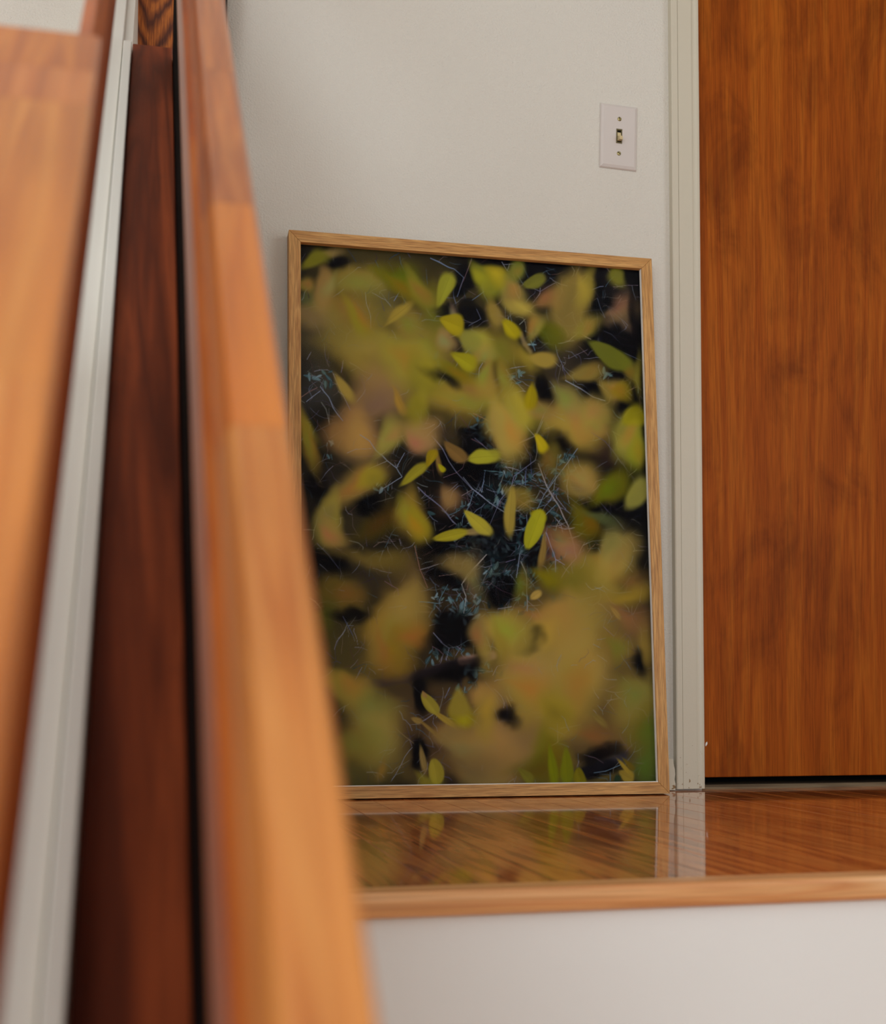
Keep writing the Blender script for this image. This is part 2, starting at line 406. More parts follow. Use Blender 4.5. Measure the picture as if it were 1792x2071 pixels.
# white half wall with a sloping painted top beside it
hw = empty('wall_stair', (0, 0, 0)); struct(hw, 'white painted half wall with a sloping grooved top', 'half wall')
def zs(y, h):           # height of the sloping line h below the sight line, at depth y
    t = (y-h*math.sin(A))/math.cos(A); return CAM[2]+t*math.sin(A)-h*math.cos(A)
yl = -.55; yh = WALL
pts = [(yl, ZB), (EDGE-.002, ZB), (EDGE-.002, .0005), (yh, .0005), (yh, zs(yh, .505)), (yl, zs(yl, .505))]
prism('half_wall', pts, 0, -.0800, -.0358, M['half'], hw)
def strip(x0, x1, h, t1):
    vs_ = []
    o = _sp('cap_strip', [(x0, h), (x1, h), (x1, .5045), (x0, .5045)], -.62, t1, M['half'], None, 0, .0012, 2)
    o.location = SX; o.rotation_euler = (A, 0, 0); o.parent = hw
strip(-.0468, -.0358, .488, 3.925*.49); strip(-.0800, -.0482, .494, flight_end(.494, WALL-.002))

# ------------------------------------------------------------------ the leaning picture
PWID, PHGT, PDEP, FW = .700, 1.0279, .029, .0215
LEAN = math.asin((.1003-.03)/PHGT); PSI = -.0064
pc = empty('framed_picture', (.2331, 2.2106, PDEP*math.sin(LEAN)+.0002), (-LEAN, 0, PSI))
tag(pc, 'large oak framed foliage photograph leaning against the wall on the landing floor', 'picture')
def member(pts, mat):
    n = len(pts); vs_ = [(p[0], y, p[1]) for y in (0, PDEP) for p in pts]
    fs = [tuple(range(n)), tuple(range(2*n-1, n-1, -1))]+[(i, (i+1) % n, n+(i+1) % n, n+i) for i in range(n)]
    return obj('frame_member', vs_, fs, mat, pc, bevel=.0004, seg=1)
g = .00015
member([(g, 0), (PWID-g, 0), (PWID-FW-g, FW), (FW+g, FW)], M['frame_h'])
member([(g, PHGT), (PWID-g, PHGT), (PWID-FW-g, PHGT-FW), (FW+g, PHGT-FW)], M['frame_h'])
member([(0, g), (0, PHGT-g), (FW, PHGT-FW-g), (FW, FW+g)], M['frame'])
member([(PWID, g), (PWID, PHGT-g), (PWID-FW, PHGT-FW-g), (PWID-FW, FW+g)], M['frame'])
box('backing_board', FW-.004, PWID-FW+.004, .0130, .0160, FW-.004, PHGT-FW+.004, M['mdf'], pc)
box('spacer', FW+.0002, PWID-FW-.0002, .0010, .0098, FW+.0001, FW+.0016, M['white'], pc)
box('spacer', PWID-FW-.0010, PWID-FW-.0001, .0030, .0098, FW+.0018, PHGT-FW-.0002, M['white'], pc)

# what is printed on the picture: soft out-of-focus leaves over dark twigs, laid out in millimetres on the print
# soft patches (x, y, length, width, angle, colour, softness, opacity %), twigs (width, colour, points), sprigs (x, y, rx, ry, count, size)
HAZE = [
(23,172,83,83,0,'4e4836',25.3,90),(143,105,77,67,0,'4e543e',14.5,90),(61,34,52,34,20,'100e10',8.0,90),(304,52,54,87,0,'080912',9.9,90),
(32,265,79,94,0,'323a42',20.4,90),(301,113,54,41,0,'07070c',9.9,90),(179,162,51,26,0,'3e3e14',9.7,90),(11,100,52,48,0,'54683e',12.7,90),
(300,175,41,51,0,'28240e',9.9,90),(610,45,71,111,0,'221e1c',19.5,90),(615,93,66,55,0,'584834',15.9,90),(496,187,91,65,0,'342c24',19.1,90),
(378,162,64,107,0,'3c3418',20.5,90),(456,50,65,54,0,'1e1a1a',13.9,90),(464,242,64,56,0,'241e22',13.7,90),(87,523,97,78,0,'3a341e',21.8,90),
(125,619,136,58,0,'342e22',20.2,90),(49,436,58,58,0,'282424',17.1,90),(58,572,58,39,0,'12161a',12.3,90),(108,375,79,59,0,'46403a',18.9,90),
(86,688,86,67,0,'302e18',18.4,90),(275,458,60,60,0,'463424',12.8,90),(200,618,49,78,0,'5c4830',15.7,90),(499,439,156,134,0,'3e341a',28.6,90),
(365,444,110,153,0,'141a1e',24.6,90),(593,357,68,68,0,'26161c',16.4,90),(351,595,108,108,0,'142226',26.0,90),(478,545,77,66,0,'78523c',12.4,90),
(78,757,106,106,0,'4c4422',22.6,90),(184,836,89,89,0,'241c1e',18.5,90),(51,923,104,87,0,'564e22',19.4,90),(174,967,123,44,0,'504a1e',15.5,90),
(150,721,89,72,30,'604e24',17.2,90),(562,883,153,131,0,'42341c',31.5,90),(503,967,151,54,0,'484414',20.7,90),(601,711,89,111,0,'463422',19.6,90),
(375,861,75,64,0,'68502c',13.6,90),]
GAPS = [
(63,31,46,26,10,'06060b',4.8,97),(302,52,35,68,20,'06060b',5.0,97),(272,110,37,27,0,'06060b',3.9,97),(303,123,33,23,30,'06060b',4.0,97),
(290,167,18,31,0,'06060b',3.9,97),(270,238,53,20,20,'06060b',5.9,97),(426,19,43,37,0,'06060b',5.2,97),(338,32,41,64,60,'06060b',5.1,97),
(326,108,51,36,30,'06060b',5.1,97),(571,74,33,57,80,'06060b',6.3,97),(634,10,45,22,0,'06060b',6.4,97),(607,133,93,38,30,'06060b',6.4,97),
(644,91,18,93,0,'06060b',5.3,97),(609,208,44,24,30,'06060b',4.6,97),(553,242,35,33,50,'06060b',4.5,97),(455,243,26,56,-10,'06060b',5.8,97),
(438,326,26,38,0,'06060b',4.1,97),(321,342,54,36,10,'06060b',6.7,97),(36,443,29,47,0,'06060b',9.3,97),(60,580,50,39,20,'06060b',9.3,97),
(299,401,85,67,30,'06060b',7.4,97),(267,607,59,40,0,'06060b',7.9,97),(281,704,83,51,0,'06060b',7.3,97),(130,479,39,27,0,'06060b',7.8,97),
(86,684,42,19,10,'06060b',6.1,97),(260,554,48,28,0,'06060b',6.4,97),(326,397,72,72,0,'06060b',8.8,97),(370,504,66,35,0,'06060b',7.0,97),
(437,371,73,58,0,'06060b',10.7,97),(611,490,75,54,30,'06060b',7.2,97),(632,425,46,75,-30,'06060b',9.1,97),(564,525,45,36,0,'06060b',7.2,97),
(370,633,56,56,0,'06060b',8.7,97),(652,522,14,113,0,'06060b',5.4,97),(435,563,44,35,0,'06060b',7.0,97),(485,353,45,27,0,'06060b',9.0,97),
(341,542,87,65,0,'06060b',13.9,80),(543,464,45,27,0,'06060b',7.2,97),(259,711,47,60,0,'06060b',6.7,97),(280,780,83,36,-12,'06060b',5.8,97),
(221,823,29,59,0,'06060b',6.3,97),(212,929,27,46,0,'06060b',4.3,97),(640,765,38,38,0,'06060b',8.9,97),(417,720,43,28,-20,'06060b',5.9,97),
(316,738,19,43,0,'06060b',5.1,97),(549,932,65,28,-10,'06060b',8.0,97),(546,963,72,28,-8,'06060b',4.5,97),(381,866,30,26,0,'06060b',8.5,97),
(316,784,17,43,0,'06060b',5.1,97),]
LEAVES = [
(27,26,52,26,-32,'787618',3.5,95),(57,11,34,14,-20,'8c763e',4.8,95),(43,78,76,30,97,'aa8248',4.5,95),(8,73,28,24,0,'92822e',4.8,95),
(23,134,79,40,8,'92803e',9.5,95),(104,63,113,44,-4,'968230',8.9,95),(84,127,112,80,20,'8a7c28',14.4,95),(100,132,72,22,60,'968c1e',4.5,95),
(178,49,77,47,10,'626206',8.1,95),(196,66,94,37,22,'7a750e',6.5,95),(220,67,86,25,58,'867e22',4.3,95),(269,65,70,28,-68,'8c8c24',2.3,95),
(181,118,61,17,-40,'98842e',2.9,95),(197,134,67,49,20,'8e7a2e',8.1,95),(231,179,98,87,30,'92822e',13.0,95),(107,189,112,72,10,'988636',14.4,95),
(188,204,105,73,40,'988c2e',11.3,95),(142,229,104,60,20,'967e2c',14.4,95),(228,236,85,53,60,'8e8624',9.7,95),(79,265,57,20,56,'9e8838',3.2,95),
(130,284,119,76,-40,'a57a54',12.7,95),(98,343,71,87,90,'b67e4a',11.0,95),(181,283,48,14,66,'a87e28',2.9,95),(215,291,60,34,105,'988e24',6.4,95),
(290,267,126,53,-8,'987e22',11.4,95),(284,130,47,39,20,'9c8e0e',2.6,95),(287,114,33,12,70,'8c7468',4.3,95),(272,162,39,31,60,'a27e50',4.9,95),
(317,159,45,35,60,'8c8a34',4.0,95),(304,199,49,31,30,'989214',3.0,95),(285,222,67,22,24,'7e780e',4.2,95),(11,353,21,78,-20,'ac8214',4.7,95),
(161,350,66,34,-55,'9a903e',5.7,95),(221,342,60,56,30,'a67e50',8.0,95),(269,345,44,24,0,'463c22',8.1,95),(256,105,68,25,80,'766c1e',9.8,95),
(348,42,71,41,52,'8e8e1e',4.5,95),(366,30,43,34,40,'a09218',4.5,95),(397,60,78,43,60,'96883c',5.9,95),(409,16,43,28,110,'82882c',4.5,95),
(445,38,50,26,-26,'707022',2.1,95),(412,89,50,26,20,'a08e38',5.2,95),(366,105,49,26,75,'a28830',4.4,95),(466,73,57,26,-20,'8c6030',5.9,95),
(396,133,43,28,50,'9e920a',3.1,95),(445,126,56,26,-65,'968838',4.5,95),(516,78,140,70,100,'988034',7.7,95),(548,38,73,24,105,'96862c',5.3,95),
(548,121,57,28,-40,'8e842c',5.3,95),(473,137,69,35,40,'666808',6.2,95),(591,173,94,42,30,'686c1a',3.2,95),(628,196,57,26,55,'7a7022',4.9,95),
(457,189,56,30,0,'9e8834',3.4,95),(422,187,60,26,50,'8c7a24',6.9,95),(375,173,90,51,40,'80701e',10.2,95),(327,159,55,38,20,'969034',6.1,95),
(339,184,47,30,-40,'a08638',6.1,95),(541,210,72,28,-12,'988434',4.2,95),(349,230,70,27,98,'a28630',4.4,95),(383,228,55,23,80,'96802a',5.1,95),
(591,240,48,35,30,'9c8634',5.2,95),(615,243,39,31,0,'827414',4.6,95),(311,202,42,27,30,'988a18',5.1,95),(344,274,131,38,0,'967a1e',10.1,95),
(433,263,47,23,100,'96860a',3.1,95),(502,262,69,47,60,'8e823e',7.6,95),(510,302,112,71,20,'a0862e',10.3,95),(558,291,72,56,-40,'988a38',8.7,95),
(411,290,89,47,60,'9c9030',8.5,95),(381,325,106,46,65,'a48c38',7.4,95),(636,291,48,37,-30,'968e0e',4.2,95),(619,318,72,48,100,'948e34',7.0,95),
(564,318,30,22,0,'a0743c',5.2,95),(450,288,43,34,0,'9c703c',6.8,95),(611,14,36,31,100,'848222',4.6,95),(649,210,13,57,0,'80781e',4.6,95),
(448,347,30,17,60,'aa9814',2.0,95),(327,248,55,29,30,'a07c28',6.7,95),(618,82,67,40,-30,'705640',10.6,95),(13,375,21,91,-14,'96760e',4.7,95),
(100,351,83,51,100,'ae8244',9.5,95),(159,359,72,30,-52,'988e3a',6.4,95),(221,352,60,44,60,'a47e52',8.0,95),(100,444,110,47,-38,'aa8a3c',7.2,95),
(123,432,51,35,-30,'9e9222',5.7,95),(51,505,93,43,100,'a6983a',6.2,95),(58,534,64,33,60,'b49246',5.3,95),(206,420,66,18,-40,'968e22',1.6,95),
(239,388,36,18,-62,'988410',1.4,95),(254,394,44,10,80,'785428',1.9,95),(259,406,18,10,50,'9c960e',1.1,95),(285,375,53,26,38,'6e4426',1.9,95),
(331,383,45,28,-8,'969424',2.3,95),(201,492,91,46,85,'b29022',7.9,95),(215,511,65,34,75,'a0921a',5.4,95),(271,458,38,30,60,'8c6442',4.8,95),
(321,502,52,22,40,'a49a2c',1.4,95),(272,532,66,20,-14,'9c941e',1.3,95),(146,513,102,43,-30,'564a10',9.4,95),(135,580,109,31,5,'786420',7.8,95),
(283,583,60,36,0,'967e44',8.0,95),(67,640,81,63,15,'705a04',9.2,95),(199,657,82,65,110,'9a803a',12.5,95),(163,696,120,64,-52,'aa8428',14.0,95),
(193,713,58,39,0,'a0740e',9.3,95),(38,688,38,57,0,'5c541a',9.2,95),(319,706,32,52,0,'967c42',6.3,95),(342,382,57,26,-6,'969228',2.5,95),
(380,338,93,44,70,'a4903e',7.1,95),(376,325,73,66,0,'a08e3c',8.9,95),(451,353,34,20,75,'a4940e',2.5,95),(502,319,126,50,0,'9e8834',10.8,95),
(625,345,76,43,100,'8e8a28',7.3,95),(639,355,76,25,95,'888c1e',4.8,95),(469,378,58,36,90,'746822',8.9,95),(524,420,74,58,-30,'988034',7.9,95),
(531,416,38,27,0,'a67a3c',7.2,95),(586,433,90,45,-35,'6e6a0a',6.5,95),(638,443,68,36,-52,'94903a',4.0,95),(563,490,58,18,20,'5a6434',4.7,95),
(529,499,80,45,60,'70680a',7.2,95),(404,455,57,33,30,'927e2c',5.3,95),(388,482,92,22,95,'968432',2.1,95),(432,518,79,33,-68,'98961a',1.4,95),
(441,489,31,22,20,'8e880e',2.1,95),(449,556,62,13,98,'785a28',2.1,95),(490,529,58,35,30,'845032',7.1,95),(494,551,58,33,15,'aa744e',7.1,95),
(326,508,63,24,38,'a69c34',1.6,95),(313,523,39,13,-10,'8c7a46',2.4,95),(598,561,94,58,-50,'a08c3e',10.8,95),(585,542,58,31,-70,'8e823e',9.0,95),
(563,588,94,62,20,'968432',12.5,95),(495,599,93,53,10,'827222',12.4,95),(454,608,53,29,30,'786e0a',6.3,95),(447,630,53,24,10,'645828',7.0,95),
(539,635,146,93,90,'a08638',16.0,95),(607,638,94,25,-6,'8e741a',7.2,95),(626,611,58,36,0,'5a4614',10.8,95),(432,639,24,15,-35,'ac8e42',1.6,95),
(407,616,57,24,95,'766a1e',5.2,95),(457,675,92,57,0,'ac803a',12.2,95),(503,689,145,92,90,'a2863c',17.6,95),(366,702,78,50,30,'9e863a',8.6,95),
(610,677,74,36,20,'784e2e',12.5,95),(587,669,27,9,50,'8c6832',1.4,95),(309,603,24,65,0,'826e46',8.6,95),(168,706,111,72,100,'a68436',12.9,95),
(173,753,75,54,90,'8c6806',10.0,95),(135,747,75,28,100,'967622',10.0,95),(76,810,74,42,40,'9a8832',7.0,95),(52,801,46,25,0,'8c7a22',8.4,95),
(124,853,109,74,60,'968236',12.7,95),(139,897,99,58,70,'9e8e40',11.3,95),(98,914,73,52,0,'8e782c',11.2,95),(230,838,47,22,52,'988c2c',1.0,95),
(253,864,54,10,36,'96802c',1.1,95),(221,822,13,7,60,'966e40',1.0,95),(284,838,47,36,90,'96862c',3.8,95),(286,855,47,36,60,'9c9014',4.3,95),
(206,869,20,11,20,'826834',1.4,95),(227,882,43,6,40,'80622c',1.4,95),(217,938,46,11,78,'806a3e',1.7,95),(240,959,46,27,80,'968a28',1.3,95),
(330,730,29,77,0,'968032',8.8,95),(310,916,119,76,20,'a87848',13.0,95),(283,895,76,32,0,'a07c3a',8.6,95),(302,951,101,47,10,'785630',12.9,95),
(334,823,47,40,0,'a87c3e',7.3,95),(228,979,46,23,40,'8c8422',4.3,95),(144,957,25,11,100,'8c641e',3.7,95),(330,863,42,76,0,'9e8632',7.3,95),
(68,959,87,35,0,'686228',12.5,95),(384,709,86,65,40,'9e8a34',8.6,95),(366,733,56,21,80,'8e7a28',6.9,95),(455,702,65,65,0,'a68636',10.5,95),
(483,734,144,122,90,'a68a3c',17.5,95),(509,770,114,92,90,'a68642',17.5,95),(402,783,99,90,-45,'ac8c46',13.8,95),(408,813,90,52,20,'a68c30',12.0,95),
(336,828,49,30,20,'a87c44',8.5,95),(440,861,120,112,60,'9e8632',17.2,95),(467,851,71,52,60,'968422',10.4,95),(501,809,72,113,0,'967e2c',13.9,95),
(620,834,93,102,30,'826a24',15.9,95),(636,894,57,79,0,'606014',14.1,95),(639,948,57,73,0,'58601e',14.1,95),(582,735,66,58,30,'806022',10.6,95),
(646,735,25,67,-10,'8c7022',6.4,95),(549,868,35,13,38,'78662c',2.1,95),(532,894,72,35,30,'6c482a',12.2,95),(352,924,118,89,60,'9e7648',15.2,95),
(334,961,88,55,0,'826034',13.5,95),(395,914,89,77,0,'8a6836',15.3,95),(449,931,90,56,90,'706e0e',12.0,95),(429,960,77,34,0,'5c5810',10.2,95),
(458,954,71,17,82,'707608',2.4,95),(485,956,65,24,88,'6c700c',2.1,95),(509,973,34,24,80,'726a0e',1.7,95),(407,970,36,17,45,'706a1e',1.5,95),
(599,973,31,24,30,'76600e',1.7,95),(595,956,35,8,48,'88700e',1.4,95),(604,951,28,9,45,'645412',1.8,95),(580,979,17,11,-50,'283a24',1.4,95),]
TWIGS = [
(1.34,'6a7d94',243.4,7.0,275.9,21.1,288.2,24.3,306.4,39.6,293.5,77.9),(0.64,'8a6a70',322.5,5.0,312.8,28.7,297.8,63.1),
(0.54,'8f90a8',252.0,118.0,276.4,119.5,305.0,121.6,321.4,127.8),(0.81,'8b9488',119.7,82.2,121.5,102.5,129.3,126.4,129.1,150.8),
(0.64,'9aa0b0',277.8,157.4,296.4,150.1),(0.81,'8a6a60',1.2,286.7,30.3,267.2),(1.34,'7a8694',36.1,264.9,51.5,284.0,59.2,303.5,76.6,326.4),
(1.07,'7a8694',10.8,294.1,36.1,272.9),(0.81,'7c8090',59.6,239.6,75.0,274.7,90.4,305.8),(0.66,'8a6a6a',321.2,3.6,314.5,23.5,305.6,47.7),
(1.1,'5c6a78',321.9,82.8,345.7,64.0),(0.83,'6a6c80',408.7,22.8,421.2,43.4,455.5,56.1,486.5,36.4),(0.55,'8890a0',381.1,3.3,391.5,19.8,396.1,6.4),
(0.55,'5a7890',419.9,4.6,432.3,29.6),(0.66,'8a94b0',330.1,99.3,338.3,117.9,314.7,132.3),(0.55,'7c6c78',601.4,36.7,628.4,31.4,653.2,29.6),
(0.66,'6c7c90',569.5,60.9,575.6,82.3,583.9,99.2),(0.83,'a89884',536.5,134.9,553.9,143.5),(0.66,'5a6478',580.9,125.5,596.3,131.1,609.2,143.3),
(0.83,'6a7080',483.4,157.7,487.2,179.0,499.6,206.1,522.9,230.5),(0.66,'6a6470',508.9,184.1,546.7,164.5),
(1.65,'7f8894',501.2,227.4,529.2,240.9,555.0,256.6,579.0,262.8),(0.66,'8890a0',393.9,210.1,424.0,204.1),
(0.66,'8a907c',385.3,212.8,397.7,231.1,420.7,253.2),(0.66,'8a7c70',446.0,270.9,460.6,289.2,476.3,267.2),
(1.1,'807c7c',460.6,289.2,449.3,313.1,438.0,338.9,399.2,357.5),(0.83,'8c90a0',421.4,318.6,438.0,338.9),(0.66,'a07860',320.1,300.5,351.4,313.6),
(0.55,'906858',315.1,348.8,337.9,360.2),(0.55,'506080',621.9,166.4,654.9,179.6),(0.55,'707c84',586.1,246.3,568.9,232.2),
(1.34,'8090a0',108.1,350.9,125.6,362.0,137.3,379.4,156.8,396.5,174.4,409.7,184.2,425.2),(0.81,'8a8c90',84.4,385.7,100.1,378.1,127.5,375.9),
(0.91,'8090a0',174.4,409.7,180.5,397.5,189.6,381.1),(0.75,'7c8a98',123.2,413.7,156.8,397.5),(1.07,'828e98',184.1,426.2,166.2,437.8,146.4,450.4),
(1.61,'6c7088',213.7,444.0,227.5,457.4,255.1,478.3,272.8,499.6,282.7,509.3),
(1.34,'848aa4',241.0,346.8,260.8,370.0,272.5,393.6,286.3,413.2,314.1,442.2,336.0,457.5),(0.91,'8c8c98',286.6,395.1,302.9,390.4,317.0,381.7),
(0.81,'8a6c78',262.0,424.2,286.3,414.2,298.6,404.6,302.9,390.4),(0.7,'8c7c78',295.7,456.9,317.1,444.1),
(0.97,'5c7884',318.1,448.1,309.5,474.5,297.0,496.9,294.7,512.9),(1.07,'8c6858',206.3,553.0,215.7,596.0,229.1,629.0),
(0.91,'8c8c8c',216.7,596.0,249.5,585.4),(1.34,'a4a8a0',333.8,573.5,303.2,603.9,292.9,621.9,300.5,643.4,295.9,674.9),
(0.7,'90746c',251.2,607.0,283.2,602.4),(0.7,'8c6c70',312.8,574.0,302.7,631.6),(0.81,'60848c',212.9,654.7,250.4,658.0,254.6,644.2,266.9,622.4),
(0.64,'80606c',150.6,618.9,173.9,632.1,175.8,643.7),(0.64,'8c8ca0',238.8,711.8,255.3,728.4),(1.34,'4c5068',29.5,553.9,48.5,572.7,67.6,597.4),
(1.34,'50586c',74.7,684.0,91.7,716.4),(0.64,'907080',316.8,349.3,337.8,358.5),(1.45,'84909c',299.2,422.4,316.3,443.4,348.7,468.3,379.2,486.8),
(1.45,'808078',454.7,308.1,440.5,337.6,442.0,368.4,438.2,384.0),(0.98,'74708c',422.8,322.9,438.2,337.7,406.5,352.4),
(1.45,'6a6c80',438.2,384.0,396.2,416.4,391.4,434.1,368.6,463.2,347.9,509.4),
(1.74,'8c8880',443.7,390.4,458.4,431.6,482.2,470.3,499.2,507.0,509.5,543.8,513.3,567.7),
(1.45,'6c7c84',521.4,358.3,500.1,388.1,476.7,417.7,453.5,449.3,437.0,482.7),(0.98,'5c7078',482.5,371.1,476.9,411.1,458.2,440.4),
(0.75,'7cb0b0',338.9,407.8,374.2,409.7),(0.87,'505880',415.4,354.2,428.3,375.6,429.8,410.7),(0.75,'7088a0',333.7,449.3,341.1,407.7),
(0.69,'606c90',418.1,433.1,420.0,398.0),(1.16,'84889c',456.2,521.3,464.5,547.2,472.8,570.9,472.2,594.8),(0.87,'8c88a0',472.8,570.9,490.5,581.3),
(0.98,'8490a0',404.1,561.8,396.5,607.2),(1.45,'808884',406.0,576.9,415.4,598.2,415.7,632.6,416.0,669.1),(0.75,'8a80a0',377.3,578.6,395.0,572.8),
(0.98,'90806c',513.3,567.7,494.8,587.8,483.1,605.4),(0.98,'4c4460',549.8,325.8,576.9,342.4,601.3,372.7,632.4,411.7),
(0.69,'80604c',536.3,556.2,550.3,540.5,575.3,544.3),(1.16,'3c3c54',561.9,458.7,581.8,480.2,606.3,503.7),(0.75,'8888a4',322.4,347.4,347.4,368.2),
(1.74,'a8a8a0',340.3,565.6,318.0,589.7,295.9,617.9),(0.87,'90a0a4',378.5,521.4,411.8,516.1),(0.69,'644a5c',341.5,614.8,367.4,631.4,393.5,641.6),
(0.98,'808498',360.1,665.7,386.5,661.0),(0.98,'6c7c88',452.4,490.9,475.5,468.3),(0.58,'905c34',408.5,464.0,434.8,482.8),
(0.89,'8c94a8',238.6,710.7,253.0,728.6,267.4,739.2,261.6,760.8),(0.99,'4c6468',267.5,738.3,282.2,736.4,302.6,724.5,332.3,721.4),
(0.74,'8c6870',236.4,735.9,249.1,743.0,256.3,750.1),(0.65,'808894',197.8,916.9,183.3,934.3,172.4,955.2,159.7,974.2),
(0.99,'807048',162.5,878.1,183.7,897.5,199.7,909.9),(0.74,'74747c',95.7,797.2,108.3,774.2),(0.74,'6c7c78',298.0,778.5,322.0,778.4,347.9,781.0),
(0.74,'8c90b0',282.2,735.5,291.3,742.6),(0.74,'8890a0',311.4,855.5,324.5,841.2),(1.04,'90a098',386.2,730.6,395.3,711.3,410.9,700.5),
(0.87,'98a4b0',408.4,717.6,412.5,729.2),(1.45,'7c6c5c',562.8,696.4,582.7,713.5),(0.69,'90804c',474.8,884.8,512.6,878.6),
(0.87,'806870',526.6,935.8,539.8,939.1,555.2,948.7),(1.16,'7494a4',536.8,966.5,559.2,963.6,588.7,952.3),(0.69,'5c6460',506.7,931.4,506.0,956.6),
(1.16,'8c7c44',468.4,876.3,468.6,910.0,456.3,916.3),(0.87,'8c8478',348.0,787.9,357.0,771.0),(0.87,'a08c50',373.2,825.7,381.5,844.6),
(1.16,'808074',336.4,716.3,345.6,741.5),]
STEMS = [
(14.89,'3a2f30',3.4,113.4,807.7,185.0,795.1,248.6,775.2,294.6,762.4),(15.88,'9a7a62',3.4,290.9,762.4,322.4,756.8,348.8,751.2),
(14.47,'7c6450',4.5,311.7,762.9,337.8,752.1),(10.42,'4c3c20',4.5,377.2,739.1,416.8,732.4,452.4,721.4),
(17.37,'3c3c44',5.8,481.1,977.3,548.3,955.0,593.7,936.4),(11.03,'40381a',3.8,304.9,90.4,330.3,89.7,360.0,93.0),
(8.27,'7c6c44',3.0,414.7,140.7,422.8,161.5,433.2,175.8),]
SPRIGS = [
(308,546,33,27,24,12.4),(282,656,45,31,34,12.8),(297,493,23,25,12,11.6),(55,379,17,19,5,12.4),(143,449,19,8,5,12.4),(302,675,23,17,8,16.5),
(345,548,45,24,26,13.8),(370,404,20,18,12,13.4),(489,384,29,29,16,15.6),(432,397,36,36,14,12.5),(422,561,24,18,7,15.6),(357,602,24,24,10,17.8),
(364,455,24,13,7,15.6),(400,626,18,29,6,13.4),(333,364,27,33,12,13.4),(308,669,20,16,7,17.8),(475,488,13,13,3,17.8),(282,743,25,17,12,13.4),
(236,754,17,13,8,15.3),(316,787,21,21,9,17.2),(265,692,34,17,12,15.3),(297,813,21,10,5,15.3),(36,251,27,23,9,14.5),(139,357,12,8,3,14.5),
(338,331,23,28,9,14.8),(440,160,11,6,3,14.8),(415,226,23,15,7,14.8),(576,210,15,8,3,17.0),(324,780,20,20,6,17.8),(395,722,13,11,3,13.4),
(257,204,8,17,4,16.5),]

